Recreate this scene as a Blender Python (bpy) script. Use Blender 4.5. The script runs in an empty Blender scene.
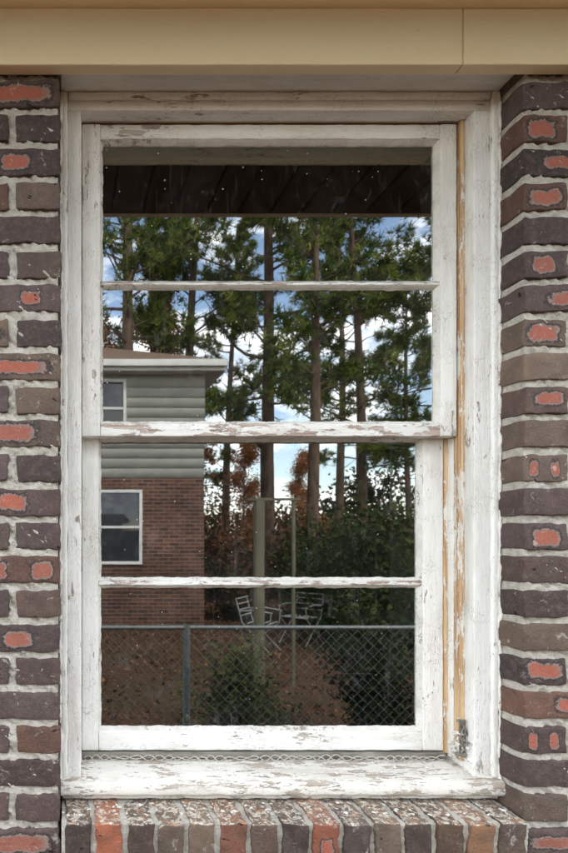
import bpy, math, random
import numpy as np
from mathutils import Vector, Matrix
random.seed(7)
R = np.random.default_rng(11)
S = bpy.context.scene
COL = S.collection
EYE = 1.55

# ------------------------------------------------------------------ helpers
def link(o, parent=None):
    COL.objects.link(o)
    if parent: o.parent = parent
    return o
def empty(name, loc=(0,0,0)):
    e = bpy.data.objects.new(name, None); e.location = loc; e.empty_display_size = .1
    return link(e)
def mesh_np(name, V, F, mat=None, parent=None, attrs=None, smooth=False):
    V = np.asarray(V, dtype=np.float32); F = np.asarray(F, dtype=np.int32)
    me = bpy.data.meshes.new(name)
    k = F.shape[1]
    me.vertices.add(len(V)); me.vertices.foreach_set('co', V.ravel())
    me.loops.add(F.size); me.loops.foreach_set('vertex_index', F.ravel())
    me.polygons.add(len(F)); me.polygons.foreach_set('loop_start', np.arange(0, F.size, k, dtype=np.int32))
    me.polygons.foreach_set('loop_total', np.full(len(F), k, dtype=np.int32))
    if smooth: me.polygons.foreach_set('use_smooth', np.ones(len(F), dtype=bool))
    me.update(calc_edges=True)
    if attrs:
        for an, (typ, arr) in attrs.items():
            a = me.attributes.new(an, typ, 'POINT')
            a.data.foreach_set('vector' if typ == 'FLOAT_VECTOR' else 'color', np.asarray(arr, dtype=np.float32).ravel())
    me.validate()
    if mat: me.materials.append(mat)
    o = bpy.data.objects.new(name, me)
    return link(o, parent)

def axis_pts(h, r, seg):
    inner = max(1, int(round((2*h-2*r)/seg)))
    a = list(np.linspace(-(h-r), h-r, inner+1))
    return np.array([-h, -h+.35*r] + a + [h-.35*r, h])
def rbox(h, r, seg):
    h = np.array(h, float); r = min(r, h.min()*.9)
    A = [axis_pts(h[i], r, seg) for i in range(3)]
    Vs, Fs, off = [], [], 0
    for ax in range(3):
        u, v = [(1,2),(2,0),(0,1)][ax]
        for s in (-1, 1):
            U, W = np.meshgrid(A[u], A[v], indexing='ij')
            P = np.zeros(U.shape+(3,)); P[...,u]=U; P[...,v]=W; P[...,ax]=s*h[ax]
            n, m = U.shape
            idx = np.arange(n*m).reshape(n,m)
            q = np.stack([idx[:-1,:-1], idx[1:,:-1], idx[1:,1:], idx[:-1,1:]], -1).reshape(-1,4)
            if s < 0: q = q[:, ::-1]
            Vs.append(P.reshape(-1,3)); Fs.append(q+off); off += n*m
    V = np.concatenate(Vs); F = np.concatenate(Fs)
    inn = np.clip(V, -(h-r), h-r); d = V-inn; L = np.linalg.norm(d, axis=1, keepdims=True); L[L==0]=1
    return inn + d/L*r, F
def wob(P, amp, f, ph=0.0):
    x,y,z = P[:,0]*f, P[:,1]*f, P[:,2]*f
    o = np.stack([np.sin(z*1.0+y*1.3+ph)+.6*np.sin(z*2.3-x*.7+ph*2)+.4*np.sin(z*5.1+x*3+ph),
                  np.sin(x*1.1+z*.9+ph*1.7)+.6*np.sin(x*2.7+z*1.9+ph*.3),
                  np.sin(x*1.0+y*.8+ph*2.1)+.6*np.sin(x*2.1-y+ph)+.4*np.sin(x*4.7+z*3+ph)], 1)
    return P + amp*.5*o
def board(name, x0,x1,y0,y1,z0,z1, mat, parent=None, r=.0022, amp=.0006, seg=.012, f=110):
    h = np.array([(x1-x0)/2,(y1-y0)/2,(z1-z0)/2]); c = np.array([(x0+x1)/2,(y0+y1)/2,(z0+z1)/2])
    V,F = rbox(h, r, seg); V = V + c
    if amp:
        p = random.uniform(0,6)
        V = wob(wob(V, amp*.55, f, p), amp*.35, f*.37, p*2.3)
    return mesh_np(name, V, F, mat, parent)
def box(name, x0,x1,y0,y1,z0,z1, mat, parent=None):
    return board(name,x0,x1,y0,y1,z0,z1,mat,parent,r=.002,amp=0,seg=100)
def unit(v): return v/(np.linalg.norm(v,axis=-1,keepdims=True)+1e-9)
def tube(path, rad, k=6):
    path=np.array(path); n=len(path); Vs=[];Fs=[]
    for i in range(n):
        t=unit(path[min(i+1,n-1)]-path[max(i-1,0)]); a=unit(np.cross(t,[.31,.9,.2])); b=np.cross(t,a)
        for j in range(k):
            an=2*math.pi*j/k; Vs.append(path[i]+(a*math.cos(an)+b*math.sin(an))*rad[i])
    for i in range(n-1):
        for j in range(k): Fs.append([i*k+j,i*k+(j+1)%k,(i+1)*k+(j+1)%k,(i+1)*k+j])
    return np.array(Vs),np.array(Fs)

# ------------------------------------------------------------------ node helpers
class NT:
    def __init__(s, name):
        s.m = bpy.data.materials.new(name); s.m.use_nodes = True
        s.t = s.m.node_tree; s.t.nodes.clear()
        s.out = s.n('ShaderNodeOutputMaterial')
    def n(s, typ, **kw):
        nd = s.t.nodes.new(typ)
        for k,v in kw.items(): setattr(nd, k, v)
        return nd
    def l(s, a, b): s.t.links.new(a, b)
    def coord(s, scale=(1,1,1)):
        tc = s.n('ShaderNodeTexCoord'); mp = s.n('ShaderNodeMapping'); mp.inputs['Scale'].default_value = scale
        s.l(tc.outputs['Object'], mp.inputs['Vector']); return mp.outputs[0]
    def noise(s, vec, scale, detail=5, rough=.6, dist=0):
        nd = s.n('ShaderNodeTexNoise'); nd.inputs['Scale'].default_value=scale; nd.inputs['Detail'].default_value=detail
        nd.inputs['Roughness'].default_value=rough; nd.inputs['Distortion'].default_value=dist
        if vec is not None: s.l(vec, nd.inputs['Vector'])
        return nd.outputs['Fac']
    def ramp(s, fac, stops):
        nd = s.n('ShaderNodeValToRGB'); cr = nd.color_ramp
        while len(cr.elements) < len(stops): cr.elements.new(.5)
        for e,(p,c) in zip(cr.elements, stops):
            e.position = p; e.color = (c,c,c,1) if isinstance(c,(int,float)) else (*c,1)
        s.l(fac, nd.inputs['Fac']); return nd.outputs['Color']
    def mix(s, fac, a, b, mode='MIX'):
        nd = s.n('ShaderNodeMix', data_type='RGBA', blend_type=mode)
        for sock, v in ((nd.inputs[0],fac),(nd.inputs[6],a),(nd.inputs[7],b)):
            if isinstance(v,(int,float)): sock.default_value = v if sock==nd.inputs[0] else (v,v,v,1)
            elif isinstance(v, tuple): sock.default_value = (*v,1)
            else: s.l(v, sock)
        return nd.outputs[2]
    def math(s, op, a, b=0.0, c=None):
        nd = s.n('ShaderNodeMath', operation=op)
        for i,v in enumerate((a,b,c)):
            if v is None: continue
            if isinstance(v,(int,float)): nd.inputs[i].default_value=v
            else: s.l(v, nd.inputs[i])
        return nd.outputs[0]
    def bump(s, h, dist, strength=1.0, nrm=None):
        nd = s.n('ShaderNodeBump'); nd.inputs['Distance'].default_value=dist; nd.inputs['Strength'].default_value=strength
        s.l(h, nd.inputs['Height'])
        if nrm: s.l(nrm, nd.inputs['Normal'])
        return nd.outputs[0]
    def principled(s, col, rough=.7, nrm=None, spec=.3, metal=0):
        p = s.n('ShaderNodeBsdfPrincipled')
        if isinstance(col, tuple): p.inputs['Base Color'].default_value=(*col,1)
        else: s.l(col, p.inputs['Base Color'])
        if isinstance(rough,(int,float)): p.inputs['Roughness'].default_value=rough
        else: s.l(rough, p.inputs['Roughness'])
        p.inputs['Specular IOR Level'].default_value=spec; p.inputs['Metallic'].default_value=metal
        if nrm: s.l(nrm, p.inputs['Normal'])
        s.l(p.outputs[0], s.out.inputs[0]); return p
    def diffuse(s, col, nrm=None):
        p = s.n('ShaderNodeBsdfDiffuse')
        if isinstance(col, tuple): p.inputs['Color'].default_value=(*col,1)
        else: s.l(col, p.inputs['Color'])
        if nrm: s.l(nrm, p.inputs['Normal'])
        s.l(p.outputs[0], s.out.inputs[0]); return p

def paint(name, base=(.80,.79,.755), peel=.45, d='x', wood=((.25,.20,.16),(.47,.42,.36)), dirt=.7, warmth=(.47,.43,.37), cracks=1.0):
    m = NT(name)
    st = {'x':(.25,1,1), 'z':(1,1,.25), 'n':(1,1,1)}[d]
    st2 = {'x':(.03,1,1), 'z':(1,1,.03), 'n':(.5,.5,.5)}[d]
    v = m.coord(st); v2 = m.coord(st2); v0 = m.coord()
    big = m.noise(v0, 6, 2); mid = m.noise(v, 66, 5, .72, .3); fine = m.noise(v, 240, 3, .65)
    s1 = m.math('ADD', m.math('MULTIPLY', mid, .62), m.math('ADD', m.math('MULTIPLY', big, .36), m.math('MULTIPLY', fine, .20)))
    th = .80 - peel*.34
    mask = m.ramp(s1, [(th, 0.0), (th+.010, 1.0)])
    edge = m.ramp(s1, [(th-.030, 0.0), (th-.004, .45)])
    grain = m.noise(v2, 160, 3, .7)
    woodc = m.ramp(grain, [(.35, wood[0]), (.62, wood[1])])
    dn = m.noise(v, 16, 5, .72)
    pc = m.mix(m.ramp(dn, [(.44, 0.0), (.78, dirt)]), base, warmth)
    # fine grime lodged in brush marks
    gr2 = m.ramp(grain, [(.28, .40), (.46, 0.0)])
    pc = m.mix(m.math('MULTIPLY', gr2, cracks), pc, (.50,.46,.40))
    vo = m.n('ShaderNodeTexVoronoi', feature='DISTANCE_TO_EDGE'); m.l(m.coord({'x':(.4,1,1),'z':(1,1,.4),'n':(1,1,1)}[d]), vo.inputs['Vector']); vo.inputs['Scale'].default_value=160
    crack = m.ramp(vo.outputs['Distance'], [(0.0, 1.0), (.05, 0.0)])
    cm = m.ramp(m.noise(v0, 17, 3), [(.48, 0.0), (.64, .75*cracks)])
    crack = m.math('MULTIPLY', crack, cm)
    hl = m.math('ABSOLUTE', m.math('SUBTRACT', grain, .5))
    hl = m.math('MULTIPLY', m.ramp(hl, [(0.0, .8*cracks), (.012, 0.0)]), m.ramp(big, [(.38,0.0),(.56,1.0)]))
    crack = m.math('MAXIMUM', crack, hl)
    pc = m.mix(crack, pc, (.30,.26,.21))
    pc = m.mix(edge, pc, (.86,.85,.83))
    sp = m.ramp(fine, [(.67, 0.0), (.73, .65*max(cracks,.3))])
    pc = m.mix(sp, pc, (.33,.28,.22))
    c = m.mix(mask, pc, woodc)
    hgt = m.math('SUBTRACT', m.math('MULTIPLY', fine, .6), mask)
    m.principled(c, .62, m.bump(hgt, .0016, .8), .3)
    return m.m

P_V  = paint('old_white_paint_vertical', peel=.31, d='z')
P_H  = paint('old_white_paint_horizontal', peel=.33, d='x')
P_HP = paint('peeling_white_paint', peel=.55, d='x', wood=((.26,.18,.145),(.52,.42,.36)), dirt=.7)
P_SILL = paint('weathered_sill_paint', base=(.68,.655,.60), peel=.55, d='x', wood=((.27,.225,.18),(.47,.41,.345)), dirt=.95)
P_SOFT = paint('head_paint', base=(.78,.765,.72), peel=.08, d='x', dirt=.6, cracks=.5)
P_PUT = paint('glazing_putty', base=(.74,.72,.67), peel=.40, d='n', dirt=.8)
P_CREAM = paint('cream_trim_paint', base=(.86,.73,.49), peel=-.6, d='x', dirt=.35, warmth=(.76,.60,.38), cracks=0)
P_OR = paint('part_stripped_wood', base=(.74,.70,.62), peel=.80, d='z', wood=((.36,.20,.10),(.66,.47,.28)), dirt=.7)

def simple(name, c1, c2, scale=20, rough=.8, st=(1,1,1), bumpd=.001, spec=.3, detail=4, metal=0):
    m = NT(name); v = m.coord(st); n = m.noise(v, scale, detail, .65)
    nb = m.bump(n, bumpd, .8) if bumpd else None
    m.principled(m.ramp(n, [(.33,c1),(.67,c2)]), rough, nb, spec, metal)
    return m.m
M_REDW = simple('reddish_bare_wood', (.08,.03,.02), (.24,.09,.05), 60, .7, (.08,1,1))
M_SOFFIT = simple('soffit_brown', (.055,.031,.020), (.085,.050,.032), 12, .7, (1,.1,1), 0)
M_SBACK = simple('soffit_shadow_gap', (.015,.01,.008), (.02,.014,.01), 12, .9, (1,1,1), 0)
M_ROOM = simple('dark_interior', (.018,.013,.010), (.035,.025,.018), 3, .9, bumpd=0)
M_DUST = simple('dusty_cord', (.30,.27,.23), (.58,.55,.49), 200, .9)
M_TRACK = simple('dark_metal_track', (.10,.09,.075), (.26,.24,.20), 70, .7, (.2,1,1))
M_LATCH = simple('rusty_latch_metal', (.09,.065,.045), (.34,.32,.29), 150, .55, metal=.3)
M_METAL = simple('galvanised_metal', (.13,.15,.15), (.20,.22,.22), 30, .45, metal=.3, spec=.4, bumpd=0)
M_BARK = simple('pine_bark', (.035,.024,.018), (.14,.092,.06), 9, .95, (1,1,.25), 0)
M_SHING = simple('roof_shingles', (.10,.06,.037), (.17,.11,.07), 14, .95, bumpd=0)
M_TRIMW = simple('white_trim', (.50,.51,.49), (.60,.61,.58), 4, .6, bumpd=0)
M_POST = simple('weathered_post', (.08,.08,.05), (.14,.135,.09), 12, .9, (1,1,.1), 0)
M_CHAIR = simple('white_chair_enamel', (.18,.18,.17), (.27,.27,.25), 20, .5, bumpd=0)

# ------------------------------------------------------------------ bricks
def brick_mat(name, splash=False):
    m = NT(name)
    al = m.n('ShaderNodeAttribute', attribute_name='loc'); ap = m.n('ShaderNodeAttribute', attribute_name='par'); ac = m.n('ShaderNodeAttribute', attribute_name='bcol')
    sl = m.n('ShaderNodeSeparateXYZ'); m.l(al.outputs['Vector'], sl.inputs[0])
    sp = m.n('ShaderNodeSeparateXYZ'); m.l(ap.outputs['Vector'], sp.inputs[0])
    v = m.coord()
    n1 = m.noise(v, 62, 5, .70); n2 = m.noise(v, 260, 3, .75); n3 = m.noise(v, 22, 2)
    u = m.math('DIVIDE', m.math('SUBTRACT', m.math('ABSOLUTE', sl.outputs[0]), sl.outputs[2]), sp.outputs[0])
    w = m.math('DIVIDE', sl.outputs[1], sp.outputs[1])
    d = m.math('POWER', m.math('ADD', m.math('POWER', m.math('ABSOLUTE', u), 5.0), m.math('POWER', m.math('ABSOLUTE', w), 3.6)), .25)
    d = m.math('ADD', d, m.math('MULTIPLY', m.math('SUBTRACT', n1, .5), 1.0))
    d = m.math('ADD', d, m.math('MULTIPLY', m.math('SUBTRACT', n2, .5), .45))
    base = m.mix(m.ramp(n3, [(.35,0.0),(.7,.5)]), ac.outputs['Color'], (.048,.032,.030))
    base = m.mix(m.ramp(n1, [(.48,0.0),(.8,.5)]), base, (.19,.135,.105))
    base = m.mix(m.ramp(n2, [(.60,0.0),(.72,.7)]), base, (.23,.17,.135))
    base = m.mix(m.ramp(n2, [(.30,.75),(.40,0.0)]), base, (.018,.014,.013))
    red = m.mix(n2, (.26,.050,.030), (.46,.165,.105))
    red = m.mix(sp.outputs[2], red, m.mix(n1, (.13,.045,.035), (.34,.145,.105)))
    rim = m.mix(n1, (.40,.29,.25), (.06,.048,.048))
    c = m.mix(m.ramp(d, [(.70,0.0),(.84,1.0)]), red, rim)
    c = m.mix(m.ramp(d, [(.90,0.0),(1.0,1.0)]), c, (.030,.024,.024))
    c = m.mix(m.ramp(m.math('MULTIPLY',d,.5), [(.51,0.0),(.62,1.0)]), c, base)
    ms = m.ramp(m.noise(v, 38, 5, .75, .6), [(.61,0.0),(.70,.65)])
    c = m.mix(ms, c, (.50,.46,.40))
    hole = m.ramp(m.noise(m.coord((1,1,1.6)), 27, 3, .6, .4), [(.700,0.0),(.715,1.0)])
    c = m.mix(hole, c, (.012,.010,.010))
    if splash:
        geo = m.n('ShaderNodeNewGeometry'); sz = m.n('ShaderNodeSeparateXYZ'); m.l(geo.outputs['Normal'], sz.inputs[0])
        up = m.ramp(sz.outputs[2], [(.35,0.0),(.75,1.0)])
        dust = m.ramp(m.noise(v, 14, 4, .6), [(.35,.10),(.7,.5)])
        c = m.mix(m.math('MULTIPLY', up, dust), c, (.32,.25,.19))
        sc = m.ramp(m.noise(v, 85, 6, .82, .6), [(.51,0.0),(.55,.9)])
        c = m.mix(m.math('MULTIPLY', up, sc), c, (.64,.59,.50))
        so = m.ramp(m.noise(v, 50, 5, .75, .9), [(.58,0.0),(.61,.9)])
        c = m.mix(m.math('MULTIPLY', up, so), c, (.42,.20,.09))
    hh = m.math('SUBTRACT', m.math('ADD', m.math('MULTIPLY', n1, .8), m.math('MULTIPLY', n2, .5)), m.math('MULTIPLY', hole, .8))
    m.principled(c, .72, m.bump(hh, .0045, .9), .35)
    return m.m
M_BRICK = brick_mat('dark_flashed_brick'); M_BRICK_S = brick_mat('sill_brick', True)

def mortar_mat():
    m = NT('mortar'); v = m.coord(); n = m.noise(v, 55, 5, .75); g = m.noise(v, 380, 3, .8)
    c = m.ramp(n, [(.30,(.38,.345,.29)),(.50,(.61,.57,.50)),(.75,(.74,.70,.63))])
    c = m.mix(m.ramp(g,[(.60,0.0),(.72,.55)]), c, (.28,.24,.19))
    m.principled(c, .95, m.bump(m.math('ADD', n, m.math('MULTIPLY', g,.5)), .008, 1.0), .1)
    return m.m
M_MORT = mortar_mat()

PAL = [(.095,.060,.048),(.068,.044,.040),(.12,.085,.066),(.080,.052,.048),(.046,.033,.031),(.15,.105,.075),(.085,.058,.056),(.13,.065,.045),(.058,.040,.038)]
class Bricks:
    def __init__(s): s.V=[];s.F=[];s.L=[];s.P=[];s.C=[];s.off=0;s.cache={}
    def add(s, c, h, typ=None, col=None, seg=.012, r=.0032, rot=0.0, amp=.0016, axis='xz', jit=True):
        key = (round(h[0],4),round(h[1],4),round(h[2],4),seg)
        if key not in s.cache: s.cache[key] = rbox(h, r, seg)
        V,F = s.cache[key]
        if axis == 'xz': a,b = V[:,0],V[:,2]; ha,hb=h[0],h[2]
        else: a,b = V[:,2],V[:,0]; ha,hb=h[2],h[0]
        if typ is None: typ = random.choices([0,1,2,3],[.50,.22,.12,.16])[0]
        cx = random.uniform(-.016,.016) if ha>.06 else random.uniform(-.008,.008)
        off = 0; pw=ph=.001
        if typ==1: pw=ha*random.uniform(.55,.85); ph=hb*random.uniform(.45,.72)
        if typ==2: pw=ha*random.uniform(.2,.28); ph=hb*random.uniform(.5,.7); off=ha*.48
        if typ==3: pw=min(ha*.5,.036)*random.uniform(.75,1.15); ph=hb*random.uniform(.45,.70)
        if typ==0: pw=ph=.001; off=-5
        loc = np.stack([a-cx, b-random.uniform(-.003,.003), np.full(len(V), off)],1)
        ph_ = random.uniform(0,30)
        W = wob(wob(V, amp, 95, ph_), amp*.8, 30, ph_*1.3)
        if rot:
            cr,sr = math.cos(rot),math.sin(rot); y=W[:,1].copy();z=W[:,2].copy()
            W[:,1]=y*cr-z*sr; W[:,2]=y*sr+z*cr
        elif jit:
            t=random.gauss(0,.006); x_=W[:,0].copy(); z_=W[:,2].copy(); W[:,0]=x_*math.cos(t)-z_*math.sin(t); W[:,2]=x_*math.sin(t)+z_*math.cos(t)
        if jit: c = (c[0]+random.uniform(-.0015,.0015), c[1]+random.uniform(-.0022,.0022), c[2]+random.uniform(-.0013,.0013))
        s.V.append(W+np.array(c)); s.F.append(F+s.off); s.off+=len(V)
        s.L.append(loc); s.P.append(np.tile([pw,ph,random.uniform(0,.85)],(len(V),1)))
        cc = col or random.choice(PAL); k=random.uniform(.75,1.3)
        s.C.append(np.tile([cc[0]*k,cc[1]*k,cc[2]*k,1],(len(V),1)))
    def build(s,name,mat,parent=None):
        return mesh_np(name,np.concatenate(s.V),np.concatenate(s.F),mat,parent,
            {'loc':('FLOAT_VECTOR',np.concatenate(s.L)),'par':('FLOAT_VECTOR',np.concatenate(s.P)),'bcol':('FLOAT_COLOR',np.concatenate(s.C))})

wall = empty('brick_wall')
B = Bricks()
XL, XR = -.004, .924
LF, BH, PIT, J = .190, .0535, .068, .0145
leftp  = {0:1,1:0,2:3,3:0,4:0,5:0,6:2,7:0,8:1,9:0,10:1,11:0,12:3,13:0,14:2,15:0,16:3,17:0,18:0,19:0,20:0,21:0}
rightp = {0:0,1:1,2:3,3:1,4:0,5:3,6:1,7:1,8:0,9:1,10:0,11:2,12:0,13:1,14:0,15:0,16:0,17:1,18:3,19:2,20:0,21:0}
for i in range(-1, 37):
    z = 2.442 - PIT*i
    if z < .03: break
    half = (i % 2 == 1)
    below = z < .93
    near = (-1 <= i <= 23)
    for side in (-1, 1):
        x = XL if side < 0 else XR
        k = 0
        while abs(x) < (1.9 if side < 0 else 3.0):
            L = .088 if (k == 0 and half) else LF
            x2 = x + side*L
            typ = None
            if k == 0 and near: typ = (leftp if side<0 else rightp).get(i)
            vis = near and k < 2
            cx = (x+x2)/2
            B.add((cx, .046, z), (L/2, .046, BH/2), typ, seg=(.010 if vis else .06), amp=(.0019 if vis else .001))
            x = x2 + side*J; k += 1
    if below and z < .90-BH/2+.03 or i == -1:
        if i == -1: continue
        x = XL + J + (0.088+J if half else 0)
        if half: B.add((XL+J+.044, .046, z),(.044,.046,BH/2),None,seg=.06)
        while x + LF < XR - J + .002:
            B.add((x+LF/2, .046, z),(LF/2,.046,BH/2),None,seg=.06); x += LF+J
        if XR-J-x > .03:
            L=XR-J-x; B.add((x+L/2,.046,z),(L/2,.046,BH/2),None,seg=.06)
B.build('bricks', M_BRICK, wall)
def mortar(name, x0,x1,z0,z1, seg, y0=.0065, y1=.19):
    h=[(x1-x0)/2,(y1-y0)/2,(z1-z0)/2]; V,F=rbox(h,.003,seg); V=V+np.array([(x0+x1)/2,(y0+y1)/2,(z0+z1)/2])
    p=V*1000
    d=(np.sin(p[:,0]*.31+p[:,2]*.23)+np.sin(p[:,2]*.57-p[:,0]*.19+1)+np.sin(p[:,0]*.83+2)*np.sin(p[:,2]*.71)+np.sin(p[:,2]*.13+p[:,0]*.07))
    V[:,1]+=np.where(V[:,1]<.05, d*.0019, 0)
    return mesh_np(name,V,F,M_MORT,wall)
mortar('mortar_bed_a', -.17, XL-.004, .86, 2.56, .006)
mortar('mortar_bed_b', XR+.004, 1.10, .86, 2.56, .006)
mortar('mortar_bed_c', -1.9, -.1705, .0, 2.56, .5)
mortar('mortar_bed_d', 1.1005, 3.0, .0, 2.56, .5)
mortar('mortar_bed_e', -.17, 1.10, .0, .8595, .5)
mortar('mortar_bed_f', XL-.0035, XR+.0035, .8605, .905, .2, y0=.004)
mortar('mortar_bed_g', XL-.0035, XR+.0035, 2.512, 2.56, .5)

# ------------------------------------------------------------------ brick window sill (rowlock course)
RS = Bricks()
sc = [(.055,.040,.034),(.32,.10,.05),(.085,.055,.043),(.12,.088,.065),(.16,.115,.08),(.22,.09,.055),(.12,.08,.06),(.06,.043,.038),(.29,.095,.055),(.09,.07,.062),(.15,.11,.078),(.07,.050,.040),(.11,.068,.043),(.22,.115,.06),(.085,.06,.047)]
n=15; p0=.002; pit=(.916-p0)/n
tilt = math.radians(4)
for k in range(n):
    RS.add((p0+pit*(k+.5), .070, .9535), ((pit-.0105)/2, .094, .047), (3 if k==8 else 0), sc[k], seg=.010, rot=tilt, amp=.0024, axis='zx')
sill = RS.build('brick_window_sill', M_BRICK_S)
V,F = rbox([(.920-(-.001))/2, .088, .043], .003, .006); V = V.copy()
p=V*1000; V[:,1]+= (V[:,1]<-.08)*(np.sin(p[:,0]*.6)+np.sin(p[:,2]*.5+p[:,0]*.2))*.001; V[:,2]+=(V[:,2]>.04)*(np.sin(p[:,0]*.5+p[:,1]*.3)+np.sin(p[:,1]*.4))*.001
cr,sr=math.cos(tilt),math.sin(tilt); y=V[:,1].copy(); z=V[:,2].copy(); V[:,1]=y*cr-z*sr; V[:,2]=y*sr+z*cr
mesh_np('sill_mortar', V+np.array([.4595,.072,.9545]), F, M_MORT, sill)

# ------------------------------------------------------------------ window
win = empty('sash_window')
y0 = .072
CB = 2.4616
def casing_side(nm, xa, xb):
    board(nm+'_flat', xa, xb, y0, y0+.034, 1.046, CB-.0004, P_V, win, amp=.0009)
casing_side('casing_left', .012, .040)
board('casing_bead_left', -.0035, .0118, y0-.007, y0+.034, 1.046, 2.498, P_V, win, r=.005, amp=.0018, f=70)
casing_side('casing_right', .8736, .908)
board('casing_bead_right', .9082, .9238, y0-.007, y0+.034, 1.046, 2.498, P_V, win, r=.005, amp=.0018, f=70)
board('casing_head', .0122, .9078, y0+.0005, y0+.034, CB, 2.482, P_H, win, amp=.0008)
board('casing_head_bead', .0122, .9078, y0-.006, y0+.034, 2.4824, 2.4975, P_H, win, r=.005, amp=.0015)
board('head_soffit_board', -.0035, .9235, -.002, .125, 2.4985, 2.512, P_SOFT, win, amp=.0006)
def caulk(nm, x, z0, z1):
    pts=[];rad=[]
    n=150
    for i in range(n+1):
        z=z0+(z1-z0)*i/n; pts.append((x+random.gauss(0,.0010), y0-.006+random.gauss(0,.0008), z)); rad.append(.0028+.0012*math.sin(i*.7)+random.uniform(0,.0012))
    V,F=tube(pts,rad,6); mesh_np(nm,V,F,P_PUT,win)
caulk('caulk_right', .9238, 1.02, 2.497); caulk('caulk_left', -.0036, 1.02, 2.497)
board('jamb_left', .022, .0378, y0+.0345, .26, 1.05, 2.4638, P_V, win)
board('jamb_right', .8738, .890, y0+.0345, .184, 1.05, 2.4638, P_V, win)
board('jamb_right_inner', .8742, .890, .1845, .264, 1.05, 2.4638, M_ROOM, win)  # inner jamb coloured dark so no lit strip shows through the glass
board('jamb_head', .022, .890, y0+.0345, .26, 2.4640, 2.482, P_H, win)
board('head_gap_strip', .0385, .8733, .1145, .130, 2.4560, 2.4638, M_REDW, win, r=.0006, amp=.0003)
board('parting_strip', .8665, .8736, .101, .128, 1.07, 2.4636, P_OR, win, r=.001)
board('parting_strip_inner', .8590, .8736, .150, .166, 1.07, 2.4636, P_OR, win, r=.001)
board('track_strip', .8670, .8736, .1285, .1495, 1.07, 2.4636, P_V, win, r=.001)
board('stop_strip_left', .0380, .0425, .101, .128, 1.07, 2.4636, P_V, win, r=.001)

def putty(nm, x0,x1,z0,z1, yf, yg, ins):
    O=[(x0,yf,z0),(x1,yf,z0),(x1,yf,z1),(x0,yf,z1)]; I=[(x0+ins,yg,z0+ins),(x1-ins,yg,z0+ins),(x1-ins,yg,z1-ins),(x0+ins,yg,z1-ins)]
    Vs=[];Fs=[]
    for k in range(4):
        a,b,c,d = map(np.array,(O[k],O[(k+1)%4],I[(k+1)%4],I[k]))
        n=max(8,int(np.linalg.norm(b-a)/.006)); m=3; base=len(Vs)
        for i in range(n+1):
            for j in range(m+1):
                t=i/n; s=j/m
                P=(a*(1-t)+b*t)*(1-s)+(d*(1-t)+c*t)*s
                if 0<i<n and j==m:
                    q = (math.sin(i*.9+k*3)+math.sin(i*.37+k)+random.uniform(-1.3,1.3))*.0006
                    dirn = (d-a); dirn[1]=0; dirn/= (np.linalg.norm(dirn)+1e-9)
                    P = P + dirn*q
                if j in(1,2): P=P+np.array([0,-.0012+random.uniform(-.0006,.0006),0])
                Vs.append(P)
        for i in range(n):
            for j in range(m):
                q=base+i*(m+1)+j; Fs.append([q,q+m+1,q+m+2,q+1])
    return Vs,Fs
def sash(nm, yf, X0,X1,Z0,Z1, gx0,gx1, panes, mats, thick=.035):
    s = empty(nm); s.parent = win
    ins=.007; ax0,ax1=gx0-ins,gx1+ins
    board(nm+'_stile_left', X0, ax0, yf, yf+thick, Z0, Z1, P_V, s, amp=.0007)
    board(nm+'_stile_right', ax1, X1, yf, yf+thick, Z0, Z1, P_V, s, amp=.0007)
    zs=[Z0]; 
    for (a,b) in panes: zs += [a-ins, b+ins]
    zs.append(Z1)
    for k in range(0,len(zs),2):
        t = yf+.0015 if k in (0,len(zs)-2) else yf+.004
        board(nm+'_rail', ax0+.0003, ax1-.0003, t, yf+thick-.001, zs[k], zs[k+1], mats[k//2], s, amp=.0010, f=90)
    AV=[];AF=[]
    for (a,b) in panes:
        v,f=putty('p',ax0,ax1,a-ins,b+ins,yf+.0035,yf+.0165,ins); AF += [[i+len(AV) for i in q] for q in f]; AV += v
    mesh_np(nm+'_putty', AV, AF, P_PUT, s)
    return s
UP = sash('upper_sash', .110, .0437,.8624, 1.777,2.4585, .0905,.8195,
     [(1.812,2.1015),(2.122,2.4200)], [P_HP,P_HP,P_H])
LO = sash('lower_sash', .1485, .0450,.857, 1.0765,1.812, .0890,.8045,
     [(1.128,1.441),(1.4655,1.772)], [P_H,P_HP,P_H])

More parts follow.
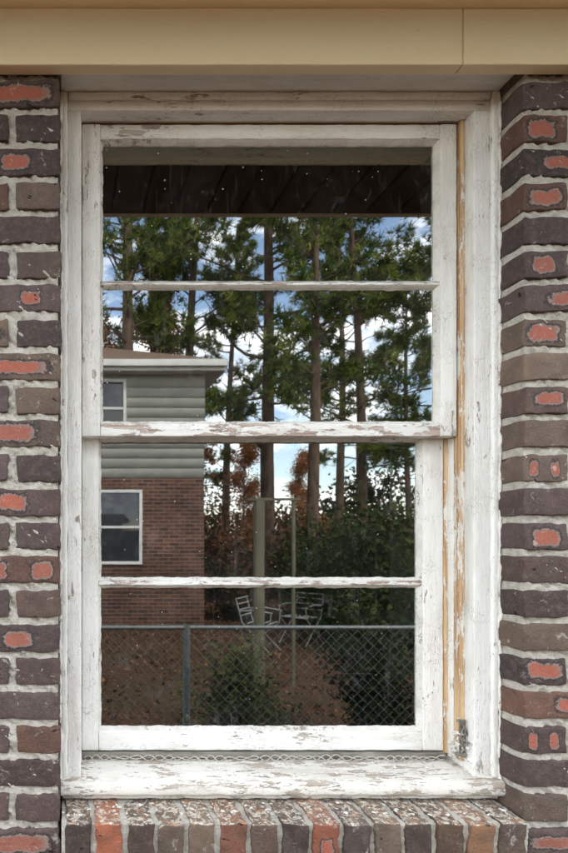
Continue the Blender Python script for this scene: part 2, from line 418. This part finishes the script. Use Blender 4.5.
# glass
def glass_mat():
    m = NT('old_window_glass'); v=m.coord()
    n=m.noise(v,3.0,1,.5); nb=m.bump(n,.0009,.10)
    gl=m.n('ShaderNodeBsdfGlossy'); gl.inputs['Roughness'].default_value=.015; gl.inputs['Color'].default_value=(.97,.99,1,1); m.l(nb,gl.inputs['Normal'])
    tr=m.n('ShaderNodeBsdfTransparent'); tr.inputs['Color'].default_value=(.80,.85,.83,1)
    mx=m.n('ShaderNodeMixShader'); mx.inputs[0].default_value=.235; m.l(tr.outputs[0],mx.inputs[1]); m.l(gl.outputs[0],mx.inputs[2])
    df=m.n('ShaderNodeBsdfDiffuse'); df.inputs['Color'].default_value=(.66,.65,.62,1)
    vo=m.n('ShaderNodeTexVoronoi'); m.l(v,vo.inputs['Vector']); vo.inputs['Scale'].default_value=70
    sepc=m.n('ShaderNodeSeparateColor'); m.l(vo.outputs['Color'],sepc.inputs[0])
    dist=m.math('ADD',vo.outputs['Distance'],m.math('MULTIPLY',m.math('SUBTRACT',m.noise(v,500,2),.5),.16))
    sp=m.math('MULTIPLY', m.math('LESS_THAN',dist,m.math('MULTIPLY',sepc.outputs[1],.13)), m.math('GREATER_THAN',sepc.outputs[0],.86))
    film=m.ramp(m.noise(v,6,6,.75,.8),[(.42,.001),(.62,.012),(.85,.07)])
    streak=m.ramp(m.noise(m.coord((1,1,.05)),90,3,.7),[(.60,0.0),(.8,.06)])
    smear=m.ramp(m.noise(m.coord((1,1,.6)),26,5,.75,1.5),[(.58,0.0),(.75,.08)])
    fac=m.math('ADD',m.math('MULTIPLY',sp,.65),m.math('ADD',film,m.math('ADD',streak,smear)))
    m2=m.n('ShaderNodeMixShader'); m.l(fac,m2.inputs[0]); m.l(mx.outputs[0],m2.inputs[1]); m.l(df.outputs[0],m2.inputs[2])
    m.l(m2.outputs[0],m.out.inputs[0]); return m.m
M_GLASS=glass_mat()
def gpane(nm,x0,x1,z0,z1,y,parent):
    mesh_np(nm,[(x0,y,z0),(x1,y,z0),(x1,y,z1),(x0,y,z1)],[[0,1,2,3]],M_GLASS,parent)
gpane('upper_glass',.084,.826,1.806,2.426,.1262,UP)
gpane('lower_glass',.083,.811,1.122,1.778,.1647,LO)

# wooden sill
def prism(nm, prof, x0, x1, mat, parent, seg=.008, amp=.0012):
    n=int((x1-x0)/seg); k=len(prof); Vs=[];Fs=[]
    for i in range(n+1):
        x=x0+(x1-x0)*i/n
        for (y,z) in prof: Vs.append((x,y,z))
    for i in range(n):
        for j in range(k):
            a=i*k+j; b=i*k+(j+1)%k; Fs.append([a,b,b+k,a+k])
    Vs=wob(np.array(Vs),amp,80,random.uniform(0,9))
    return mesh_np(nm,Vs,Fs,mat,parent)
prism('wood_sill', [(.052,1.016),(.049,1.022),(.049,1.040),(.053,1.0455),(.10,1.053),(.16,1.062),(.26,1.075),(.26,1.016)], -.003,.9232, P_SILL, win)
prism('sill_drip', [(.070,1.004),(.063,1.006),(.063,1.0155),(.12,1.0155),(.12,1.004)], .002,.918, P_SILL, win)
prism('sash_bed_strip', [(.140,1.060),(.138,1.064),(.142,1.0715),(.175,1.0755),(.175,1.062)], .045,.858, M_TRACK, win)  # bed kept dark so the cord stands out against it
for s in range(2):
    cu=bpy.data.curves.new('weather_cord','CURVE'); cu.dimensions='3D'; cu.bevel_depth=.0011; cu.bevel_resolution=1
    sp=cu.splines.new('POLY'); N=420; sp.points.add(N-1)
    for i in range(N):
        x=.050+i*(.80/N); a=i*.28+s*math.pi+math.sin(i*.05)*1.2; am=.0060*(.75+.35*math.sin(i*.09+s))
        sp.points[i].co=(x, .1315+.003*math.cos(a)+random.uniform(-.0004,.0004), 1.0660+am*math.sin(a)+.0012*math.sin(i*.031)+random.uniform(-.0005,.0005),1)
    o=bpy.data.objects.new('weather_cord',cu); cu.materials.append(M_DUST); link(o,win)
# small spring latch on the right jamb, low down
Vs=[];Fs=[];off=0
def addp(V,F):
    global off
    Vs.append(V);Fs.append(F+off);off+=len(V)
for (cx,cy,cz,hx,hy_,hz) in ((.866,.0985,1.125,.0065,.0012,.034),(.8605,.094,1.088,.010,.005,.0035),(.8605,.094,1.160,.008,.004,.0028)):
    V,F=rbox([hx,hy_,hz],.001,.01); addp(V+np.array([cx,cy,cz]),F)
pts=[(.866+.0075*math.cos(t),.093-.001*t,1.128+.017*math.sin(t)) for t in np.linspace(0,5.6,26)]
V,F=tube(pts,[.0017]*26,6); addp(V,F)
pts=[(.862,.092,1.155),(.868,.089,1.140),(.861,.088,1.122),(.867,.090,1.105),(.860,.092,1.092)]
V,F=tube(pts,[.0016]*5,6); addp(V,F)
mesh_np('window_latch',np.concatenate(Vs),np.concatenate(Fs),M_LATCH,win)
Vs=[];Fs=[];off=0
for k in range(60):
    c=np.array([.868+random.gauss(0,.007), .108+random.gauss(0,.012), 1.072+abs(random.gauss(0,.03))])
    V,F=rbox([random.uniform(.0015,.005),random.uniform(.001,.003),random.uniform(.002,.006)],.0008,.02)
    M=np.array(Matrix.Rotation(random.uniform(0,3),3,'Y')@Matrix.Rotation(random.uniform(0,3),3,'X'))
    addp(V@M.T+c,F)
for k in range(150):
    if k<70: c=np.array([random.uniform(.03,.90), random.uniform(.06,.125), 0]); c[2]=1.0470+(c[1]-.053)*.155+.001
    else: c=np.array([random.uniform(.0,.91), random.uniform(.0,.05), 0]); c[2]=1.0015+(c[1]-.07)*.07+.003
    V,F=rbox([random.uniform(.001,.004),random.uniform(.001,.004),.0006],.0004,.02)
    M=np.array(Matrix.Rotation(random.uniform(0,3),3,'Z')@Matrix.Rotation(random.uniform(-.4,.4),3,'X'))
    addp(V@M.T+c,F)
mesh_np('paint_debris',np.concatenate(Vs),np.concatenate(Fs),P_PUT,win)

# ------------------------------------------------------------------ eave, roof, rest of own house
OV=.47
ev = empty('roof_eave')
board('frieze_board_a', -3.0, .781, -.032, -.004, 2.476, 2.586, P_CREAM, ev, r=.003, seg=.05, amp=.0004, f=20)
board('frieze_board_b', .7825, 4.0, -.032, -.004, 2.4765, 2.5855, P_CREAM, ev, r=.003, seg=.05, amp=.0004, f=20)
board('crown_strip', -3.0, 4.0, -.050, -.004, 2.5862, 2.602, P_CREAM, ev, r=.005, seg=.05, amp=.0004, f=20)
x=-3.0
while x<4.0:
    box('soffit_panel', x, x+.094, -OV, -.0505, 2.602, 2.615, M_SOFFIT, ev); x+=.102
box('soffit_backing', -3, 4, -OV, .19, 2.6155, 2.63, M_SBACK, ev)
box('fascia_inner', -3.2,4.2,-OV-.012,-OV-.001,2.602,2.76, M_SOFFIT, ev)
box('fascia', -3.2,4.2,-OV-.035,-OV-.013,2.602,2.76, P_CREAM, ev)
mesh_np('roof_slopes',[(-3.3,-OV-.06,2.74),(4.3,-OV-.06,2.74),(4.3,4.2,4.3),(-3.3,4.2,4.3),(-3.3,9,2.72),(4.3,9,2.72)],[[0,1,2,3],[3,2,5,4]],M_SHING,ev)  # unseen roof, added to keep the sun off the front wall
box('house_side_wall',-2.0,-1.9,.2,8.4,0,2.615,M_MORT,wall)  # unseen outer walls, added to block sun from behind
box('house_side_wall',3.0,3.1,.2,8.4,0,2.615,M_MORT,wall)
box('house_back_wall',-2.0,3.1,8.4,8.6,0,2.615,M_MORT,wall)
box('gable',-2.0,-1.9,.2,8.4,2.62,3.3,M_MORT,wall)
box('gable',3.0,3.1,.2,8.4,2.62,3.3,M_MORT,wall)
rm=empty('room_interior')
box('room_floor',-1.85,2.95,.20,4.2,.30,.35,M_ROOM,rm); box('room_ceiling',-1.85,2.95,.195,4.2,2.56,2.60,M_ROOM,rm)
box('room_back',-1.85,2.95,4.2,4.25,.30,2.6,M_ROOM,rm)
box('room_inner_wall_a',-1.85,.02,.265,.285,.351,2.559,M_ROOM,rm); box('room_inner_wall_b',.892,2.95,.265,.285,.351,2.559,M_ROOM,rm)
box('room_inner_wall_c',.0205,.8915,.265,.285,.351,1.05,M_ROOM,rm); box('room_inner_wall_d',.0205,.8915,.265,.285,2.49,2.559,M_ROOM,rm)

# ------------------------------------------------------------------ ground
def gz(y):
    t=np.clip((-y-.6)/2.0,0,1); return -.18*t*t*(3-2*t)
xs=np.concatenate([[-150,-60,-25],np.linspace(-10,20,61),[35,80,150]]); ys=np.concatenate([[150,40,10],np.linspace(.2,-26,80),[-40,-80,-200]])
X,Y=np.meshgrid(xs,ys,indexing='ij'); Z=gz(Y)+np.where((Y<-1),.03*np.sin(X*1.3+Y)*np.sin(Y*.9),0)
idx=np.arange(X.size).reshape(X.shape)
Fq=np.stack([idx[:-1,:-1],idx[:-1,1:],idx[1:,1:],idx[1:,:-1]],-1).reshape(-1,4)
mg=NT('leaf_littered_ground'); v=mg.coord(); b=mg.noise(v,24,5,.8); c0=mg.noise(v,.8,5,.7)
lit=mg.ramp(b,[(.3,(.022,.013,.008)),(.5,(.065,.036,.021)),(.7,(.14,.08,.048))]); grass=mg.ramp(b,[(.3,(.020,.019,.010)),(.7,(.075,.062,.034))])
mg.diffuse(mg.mix(mg.ramp(c0,[(.48,0.0),(.60,.6)]),lit,grass))
mesh_np('ground',np.stack([X,Y,Z],-1).reshape(-1,3),Fq,mg.m)

# ------------------------------------------------------------------ foliage
def fol_mat(name, stops):
    m=NT(name); at=m.n('ShaderNodeAttribute',attribute_name='tint'); sx=m.n('ShaderNodeSeparateColor'); m.l(at.outputs['Color'],sx.inputs[0])
    m.diffuse(m.ramp(sx.outputs[0],stops)); return m.m
F_PINE=fol_mat('pine_needles',[(0,(.018,.038,.010)),(.40,(.062,.10,.022)),(.75,(.18,.215,.048)),(1,(.32,.28,.09))])
F_RUST=fol_mat('autumn_leaves',[(0,(.10,.04,.02)),(.5,(.34,.14,.055)),(1,(.50,.26,.11))])
F_LIT=fol_mat('dry_leaf_litter',[(0,(.035,.018,.011)),(.5,(.085,.043,.025)),(1,(.19,.105,.06))])
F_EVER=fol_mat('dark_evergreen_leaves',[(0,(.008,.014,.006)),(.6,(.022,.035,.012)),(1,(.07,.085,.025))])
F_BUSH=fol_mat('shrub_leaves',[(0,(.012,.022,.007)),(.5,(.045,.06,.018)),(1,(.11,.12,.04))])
F_MIX=fol_mat('undergrowth_leaves',[(0,(.010,.016,.008)),(.40,(.03,.036,.014)),(.55,(.08,.042,.024)),(1,(.17,.08,.042))])

def needles(C, D, n, L, w, spread=.9):
    N=len(C); d=unit(np.repeat(D,n,0)+R.normal(size=(N*n,3))*spread); c=np.repeat(C,n,0)
    side=unit(np.cross(d,R.normal(size=(N*n,3))))*w; ln=L*R.uniform(.7,1.15,(N*n,1))
    V=np.stack([c-side,c+side,c+d*ln],1).reshape(-1,3)
    t=np.clip(np.repeat(R.uniform(0,1,N),n)*.75+R.uniform(0,.25,N*n),0,1); t=np.repeat(t,3)
    return V,t
def leaves(C, size, one=False):
    N=len(C); a=unit(R.normal(size=(N,3))); b=unit(np.cross(a,R.normal(size=(N,3))))
    s=size*R.uniform(.6,1.3,(N,1))
    V=np.stack([C-a*s*.6,C+b*s*.6,C+a*s*.6],1).reshape(-1,3)
    return V
def put(name,V,t,mat,parent):
    T=np.stack([t,t,t,np.ones_like(t)],1)
    return mesh_np(name,V,np.arange(len(V)).reshape(-1,3),mat,parent,{'tint':('FLOAT_COLOR',T)})

def tree_meshes(kind, H, r0, crown0, limblen, nl, seed):
    global R
    R=np.random.default_rng(seed)
    path=[]; lean=R.normal(size=2)*.014; ph=R.uniform(0,6)
    for i in range(14):
        z=H*i/13; path.append((lean[0]*z+.16*math.sin(z*.35+ph)*(z/H), lean[1]*z+.16*math.cos(z*.3+ph)*(z/H), z-.3 if i==0 else z))
    path=np.array(path); rad=[r0*(1.25 if i==0 else 1)*(1-.80*i/13) for i in range(14)]
    TV,TF=[],[]; off=0
    v,f=tube(path,rad,10); TV.append(v);TF.append(f);off+=len(v)
    C=[];D=[]
    for k in range(nl):
        u=crown0+(1-crown0)*(k+R.uniform(0,1))/nl; z=u*H; i=min(12,int(u*13)); fr=u*13-i
        base=path[i]*(1-fr)+path[i+1]*fr
        az=R.uniform(0,2*math.pi); rel=(u-crown0)/(1-crown0)
        Ln=limblen*(1.0-.72*rel)*R.uniform(.55,1.15)*(.6 if (rel<.12 and kind=='pine') else 1)
        el=math.radians(R.uniform(-8,22)+rel*35) if kind=='pine' else math.radians(R.uniform(20,55))
        d=np.array([math.cos(az)*math.cos(el),math.sin(az)*math.cos(el),math.sin(el)])
        pts=[base]; m=7
        for j in range(1,m+1):
            d=unit(d+R.normal(size=3)*.13+np.array([0,0,.03 if kind=='pine' else .05])); pts.append(pts[-1]+d*Ln/m)
        rr=[max(.008,.018*Ln*(1-j/m*.85)) for j in range(m+1)]
        v,f=tube(pts,rr,4); TV.append(v);TF.append(f+off);off+=len(v)
        bare = (R.uniform()<.20 and rel<.45 and kind=='pine')
        for j in range(3 if kind=='pine' else 2,m+1):
            for q in range(4 if not bare else 0):
                sd=unit(d+R.normal(size=3)*.75); sl=Ln*R.uniform(.08,.27); tip=pts[j]+sd*sl
                v,f=tube([pts[j],tip],[.010,.005],3); TV.append(v);TF.append(f+off);off+=len(v)
                for s in range(3):
                    w=R.uniform(.35,1.05); C.append(pts[j]+sd*sl*w+R.normal(size=3)*.07); D.append(sd*.6+np.array([0,0,.35]))
    C=np.array(C);D=np.array(D)
    if kind=='pine': V,t=needles(C,D,13,.27,.018,.8)
    else:
        CC=np.repeat(C,9,0)+R.normal(size=(len(C)*9,3))*.24; V=leaves(CC,.12,True); t=np.repeat(np.clip(np.repeat(R.uniform(0,1,len(C)),9)*.6+R.uniform(0,.4,len(CC)),0,1),3)
    return np.concatenate(TV),np.concatenate(TF),V,t
PROT={}
def plant_tree(name, key, loc, rz, sc=1.0):
    e=empty(name,loc); e.rotation_euler=(0,0,rz); e.scale=(sc,)*3
    if key not in PROT:
        kind,args,mat=TREES[key]; a,b,V,t=tree_meshes(kind,*args)
        tr=mesh_np('trunk_and_limbs',a,b,M_BARK,e,smooth=True); fo=put('crown',V,t,mat,e); PROT[key]=(tr.data,fo.data)
    else:
        for nm,d in zip(('trunk_and_limbs','crown'),PROT[key]): link(bpy.data.objects.new(nm,d),e)
TREES={'p1':('pine',(17,.22,.24,3.5,50,101),F_PINE),'p2':('pine',(15,.18,.32,3.0,42,102),F_PINE),'p3':('pine',(19,.25,.27,3.9,54,103),F_PINE),
       'o1':('oak',(9.5,.13,.22,2.4,24,104),F_RUST)}
GZ=-.18
def PX(px,d): return (px-62)/600*d
trees=[('p3',124,18,.3),('p2',157,21,1.1),('p1',184,20,2.0),('p3',270,19,3.3),('p2',311,16,4.4),('p1',365,22,5.1),
       ('p3',340,31,2.7),('p2',452,20,3.9),('p1',225,29,1.7),('p2',413,30,2.2)]
for key,px,d,rz in trees: plant_tree('pine_tree',key,(PX(px,d),-(d-1.45),GZ),rz)
for x,y,k in ((-9,-30,'p1'),(24,-26,'p3')): plant_tree('pine_tree',k,(x,y,GZ),x)
for px,d,rz,sc_ in ((160,24,0,1.15),(108,22,2,.95),(245,27,4,.62),(300,31,5,.62)): plant_tree('autumn_tree','o1',(PX(px,d),-(d-1.45),GZ),rz,sc_)
R=np.random.default_rng(5)
N=9500
x=R.uniform(-20,38,N); y=-R.uniform(29,37,N); hmax=3.3+1.4*np.sin(x*.45)+1.1*np.sin(x*1.1+1); z=R.uniform(0,1,N)**1.1*hmax
C=np.stack([x,y,z],1); CC=np.repeat(C,7,0)+R.normal(size=(N*7,3))*.34
V=leaves(CC,.28,True); t0=np.repeat(np.clip(.45+.35*np.sin(CC[:,0]*.7)+.2*np.sin(CC[:,0]*2.3+CC[:,2])+R.normal(size=len(CC))*.15,0,1),3)
put('tree_line',V,t0,F_MIX,None)

def bush(name, loc, rx, rz, n, leaf, mat, seed, low=.5):
    global R
    R=np.random.default_rng(seed); e=empty(name,loc)
    TV,TF,off=[],[],0; Cs=[]
    nst=max(14,n//260)
    for k in range(nst):
        az=R.uniform(0,6.28); el=R.uniform(low,1.5); d=np.array([math.cos(az)*math.cos(el)*rx,math.sin(az)*math.cos(el)*rx,math.sin(el)*rz])*R.uniform(.75,1.1)
        pts=[np.zeros(3)-[0,0,.05],d*.35+R.normal(size=3)*.03,d*.7+R.normal(size=3)*.04,d]
        v,f=tube(pts,[.012,.009,.006,.003],4); TV.append(v);TF.append(f+off);off+=len(v)
        m=n//nst; s=R.uniform(.25,1.0,(m,1)); Cs.append(d*s+R.normal(size=(m,3))*np.array([rx,rx,rz])*.13)
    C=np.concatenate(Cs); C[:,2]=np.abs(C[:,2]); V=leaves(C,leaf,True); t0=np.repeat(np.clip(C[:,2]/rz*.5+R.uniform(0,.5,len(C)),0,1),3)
    mesh_np('stems',np.concatenate(TV),np.concatenate(TF),M_BARK,e); put('leaves',V,t0,mat,e)
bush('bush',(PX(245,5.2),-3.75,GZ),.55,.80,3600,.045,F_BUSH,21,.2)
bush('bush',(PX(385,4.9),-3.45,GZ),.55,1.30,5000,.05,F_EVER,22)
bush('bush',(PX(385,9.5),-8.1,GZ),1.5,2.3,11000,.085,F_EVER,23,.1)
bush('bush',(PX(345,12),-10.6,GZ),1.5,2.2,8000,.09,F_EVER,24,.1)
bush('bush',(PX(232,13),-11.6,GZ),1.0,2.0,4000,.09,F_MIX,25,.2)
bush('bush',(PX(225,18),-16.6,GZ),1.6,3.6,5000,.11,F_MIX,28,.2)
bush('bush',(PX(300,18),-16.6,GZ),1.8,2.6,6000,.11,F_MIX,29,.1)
bush('bush',(-1.6,-6,GZ),.9,1.2,2500,.07,F_BUSH,27)
R=np.random.default_rng(9); N=16000
C=np.stack([R.uniform(-3,11,N),-R.uniform(1.0,18,N),np.zeros(N)],1); C[:,2]=gz(C[:,1])+.03*np.sin(C[:,0]*1.3+C[:,1])*np.sin(C[:,1]*.9)+.018
V=leaves(C,.065,True)
put('fallen_leaves',V,np.repeat(R.uniform(0,1,N),3),F_LIT,None)

# ------------------------------------------------------------------ chain link fence
fe=empty('chain_link_fence'); FY=-2.55; FT=.95
TV,TF,off=[],[],0
def addt(pts,rad,k=8):
    global off
    v,f=tube(pts,rad,k); TV.append(v);TF.append(f+off);off+=len(v)
for px in (-6.35,-3.95,-1.55,.853,3.25,5.65,8.05,10.45): addt([(px,FY-.03,-.35),(px,FY-.03,.2),(px,FY-.03,FT+.02)],[.025]*3,10)
addt([(-6.5,FY-.03,FT),(2,FY-.03,FT),(10.6,FY-.03,FT)],[.015]*3,8)
mesh_np('posts_and_rail',np.concatenate(TV),np.concatenate(TF),M_METAL,fe,smooth=True)
TV,TF,off=[],[],0
x=-7.5
Hh=FT-.01-(GZ+.03)
while x<10.6:
    for s in (1,-1):
        xa=x if s>0 else x+Hh
        yy=FY+.003*s
        addt([(xa,yy,FT-.01),(xa+s*Hh/2,yy,FT-.01-Hh/2),(xa+s*Hh,yy,FT-.01-Hh)],[.0016]*3,3)
    x+=.072
mesh_np('wire_mesh',np.concatenate(TV),np.concatenate(TF),M_METAL,fe)

# garden arbor: two thin posts and a top rail
cp=empty('garden_arbor')
board('post',2.31,2.41,-5.70,-5.60,-.3,2.02,M_POST,cp,seg=.2,amp=.003,f=6)
board('post_b',2.755,2.79,-5.68,-5.64,-.3,2.02,M_POST,cp,seg=.2,amp=.003,f=6)
board('top_rail',2.22,2.84,-5.67,-5.62,2.022,2.05,M_POST,cp,seg=.2,amp=.003,f=6)
def chair(x,y,rz):
    global TV,TF,off
    e=empty('garden_chair',(x,y,GZ+.02)); e.rotation_euler=(0,0,rz)
    TV,TF,off=[],[],0
    for s in (-.24,.24):
        addt([(s,-.24,0),(s,.20,.45),(s,.30,.82)],[.010]*3,5); addt([(s,.28,0),(s,-.22,.44),(s,-.24,.62)],[.010]*3,5); addt([(s,-.26,.62),(s,.0,.65),(s,.24,.62)],[.012]*3,5)
    for z in (.55,.64,.73,.81): addt([(-.24,.20+(z-.45)*.22,z),(.24,.20+(z-.45)*.22,z)],[.012]*2,4)
    for yv in (-.18,-.08,.02,.12): addt([(-.24,yv,.44),(.24,yv,.44)],[.014]*2,4)
    mesh_np('frame_and_slats',np.concatenate(TV),np.concatenate(TF),M_CHAIR,e)
chair(3.05,-7.7,2.2); chair(3.95,-8.4,-2.2)

# ------------------------------------------------------------------ neighbouring brick house (seen in the glass)
nh=empty('brick_house')
mb=NT('red_brick_courses'); v=mb.coord(); bt=mb.n('ShaderNodeTexBrick')
sx=mb.n('ShaderNodeSeparateXYZ'); cx=mb.n('ShaderNodeCombineXYZ'); mb.l(v,sx.inputs[0]); mb.l(mb.math('ADD',sx.outputs[0],sx.outputs[1]),cx.inputs[0]); mb.l(sx.outputs[2],cx.inputs[1]); mb.l(cx.outputs[0],bt.inputs['Vector'])
bt.inputs['Color1'].default_value=(.16,.082,.055,1); bt.inputs['Color2'].default_value=(.075,.046,.038,1); bt.inputs['Mortar'].default_value=(.22,.17,.14,1)
bt.inputs['Scale'].default_value=1; bt.inputs['Mortar Size'].default_value=.007; bt.inputs['Brick Width'].default_value=.21; bt.inputs['Row Height'].default_value=.075
vr=mb.ramp(mb.noise(v,1.2,5,.7),[(.3,.5),(.7,1.0)])
mb.diffuse(mb.mix(1.0,bt.outputs['Color'],vr,'MULTIPLY'))
M_SID=simple('lap_siding_paint',(.27,.28,.245),(.34,.345,.305),3,.7,bumpd=0)
M_DARKG=simple('dark_glass',(.02,.025,.03),(.03,.035,.04),2,.05,spec=.6,bumpd=0)
hx0,hx1,hy,hd=-4.6,2.86,-10.55,-19.0
EV=4.86
box('brick_storey',hx0,hx1,hd,hy,-.4,2.8,mb.m,nh)
box('siding_core',hx0+.03,hx1-.03,hd+.03,hy-.03,2.8,EV,M_SID,nh)
Vs,Fs,off2=[],[],0
zz=2.80
while zz<EV-.01:
    h2=min(.2,EV-zz)
    for (a,bn) in (((hx0,hy),(hx1,hy)),((hx1,hy),(hx1,hd))):
        nx,ny=(0,1) if a[1]==bn[1] else (1,0)
        q=[(a[0]+nx*.008,a[1]+ny*.008,zz),(bn[0]+nx*.008,bn[1]+ny*.008,zz),(bn[0]-nx*.006,bn[1]-ny*.006,zz+h2),(a[0]-nx*.006,a[1]-ny*.006,zz+h2),(bn[0]-nx*.02,bn[1]-ny*.02,zz),(a[0]-nx*.02,a[1]-ny*.02,zz)]
        Vs+=q; Fs+=[[off2,off2+1,off2+2,off2+3],[off2+5,off2+4,off2+1,off2]]; off2+=6
    zz+=.2
mesh_np('lap_siding',Vs,Fs,M_SID,nh)
ov=.30
box('eave_soffit',hx0-ov,hx1+ov,hd-ov,hy+ov,EV,EV+.03,M_TRIMW,nh)
box('eave_fascia',hx0-ov-.02,hx1+ov+.03,hy+ov+.002,hy+ov+.03,EV-.01,EV+.19,M_TRIMW,nh); box('eave_fascia',hx1+ov+.002,hx1+ov+.03,hd-ov,hy+ov,EV-.01,EV+.19,M_TRIMW,nh)
box('gutter',hx0-ov,hx1+ov+.04,hy+ov+.033,hy+ov+.13,EV+.06,EV+.185,M_TRIMW,nh)
my_=(hy+hd)/2
a0,a1,b0,b1=hx0-ov-.05,hx1+ov+.06,hy+ov+.06,hd-ov-.05
mesh_np('hip_roof',[(a0,b0,EV+.19),(a1,b0,EV+.19),(a1,b1,EV+.19),(a0,b1,EV+.19),(a0+3,my_,6.85),(a1-3,my_,6.85)],[[0,1,5,4],[2,3,4,5],[1,2,5,5],[3,0,4,4]],M_SHING,nh)
def hwin(x0,x1,z0,z1,shut):
    t=.06
    box('window_glass',x0,x1,hy-.02,hy+.012,z0,z1,M_DARKG,nh)
    box('window_trim',x0-t,x0,hy+.0,hy+.045,z0-t,z1+t,M_TRIMW,nh); box('window_trim',x1,x1+t,hy+.0,hy+.045,z0-t,z1+t,M_TRIMW,nh)
    box('window_trim',x0+.001,x1-.001,hy,hy+.043,z1,z1+t-.002,M_TRIMW,nh); box('window_trim',x0+.001,x1-.001,hy,hy+.05,z0-t+.002,z0,M_TRIMW,nh)
    zm=(z0+z1)/2; box('window_rail',x0+.001,x1-.001,hy+.013,hy+.035,zm-.025,zm+.025,M_TRIMW,nh)
for X in (.60,-3.2):
    hwin(X,X+.95,1.12,2.50,0); hwin(X-.25,X+.62,3.65,4.70,0)

# ------------------------------------------------------------------ world, sun, camera
w=bpy.data.worlds.new('World'); S.world=w; w.use_nodes=True; nt=w.node_tree; nt.nodes.clear()
out=nt.nodes.new('ShaderNodeOutputWorld'); bg=nt.nodes.new('ShaderNodeBackground'); sky=nt.nodes.new('ShaderNodeTexSky'); sky.sky_type='NISHITA'; sky.sun_disc=False
EL,AZ=math.radians(42),math.radians(28)
sky.sun_elevation=EL; sky.sun_rotation=AZ; sky.air_density=1.0; sky.dust_density=1.0
tc=nt.nodes.new('ShaderNodeTexCoord'); mp=nt.nodes.new('ShaderNodeMapping'); mp.inputs['Scale'].default_value=(1,1,1.8); nz=nt.nodes.new('ShaderNodeTexNoise'); nz.inputs['Scale'].default_value=6.5; nz.inputs['Detail'].default_value=8; nz.inputs['Roughness'].default_value=.6
rp=nt.nodes.new('ShaderNodeValToRGB'); rp.color_ramp.elements[0].position=.44; rp.color_ramp.elements[1].position=.63
mx=nt.nodes.new('ShaderNodeMix'); mx.data_type='RGBA'; mx.inputs[7].default_value=(58,56.5,53.5,1)
ml=nt.nodes.new('ShaderNodeMix'); ml.data_type='RGBA'; ml.blend_type='MULTIPLY'; ml.inputs[0].default_value=1; ml.inputs[7].default_value=(5.6,5.3,4.9,1)
L=nt.links.new
L(sky.outputs[0],ml.inputs[6])
L(tc.outputs['Generated'],mp.inputs[0]); L(mp.outputs[0],nz.inputs['Vector']); L(nz.outputs['Fac'],rp.inputs[0]); L(rp.outputs[0],mx.inputs[0]); L(ml.outputs[2],mx.inputs[6]); L(mx.outputs[2],bg.inputs[0]); L(bg.outputs[0],out.inputs[0])
bg.inputs[1].default_value=.15
sd=bpy.data.lights.new('sun','SUN'); sd.energy=5; sd.angle=math.radians(.5); sd.color=(1,.94,.85)
so=link(bpy.data.objects.new('sun',sd)); dv=Vector((math.sin(AZ)*math.cos(EL),math.cos(AZ)*math.cos(EL),math.sin(EL))); so.rotation_euler=dv.to_track_quat('Z','Y').to_euler(); so.location=(0,0,20)

cd=bpy.data.cameras.new('camera'); cam=link(bpy.data.objects.new('camera',cd)); cam.location=(0,-1.2,EYE); cam.rotation_euler=(math.radians(90),0,0)
cd.sensor_fit='AUTO'; cd.sensor_width=36; cd.lens=36*600/853; cd.shift_x=(284-62)/853; cd.shift_y=(540-426.5)/853; cd.clip_start=.02; cd.clip_end=1000
S.camera=cam
S.view_settings.view_transform='Standard'; S.view_settings.look='None'; S.view_settings.exposure=0
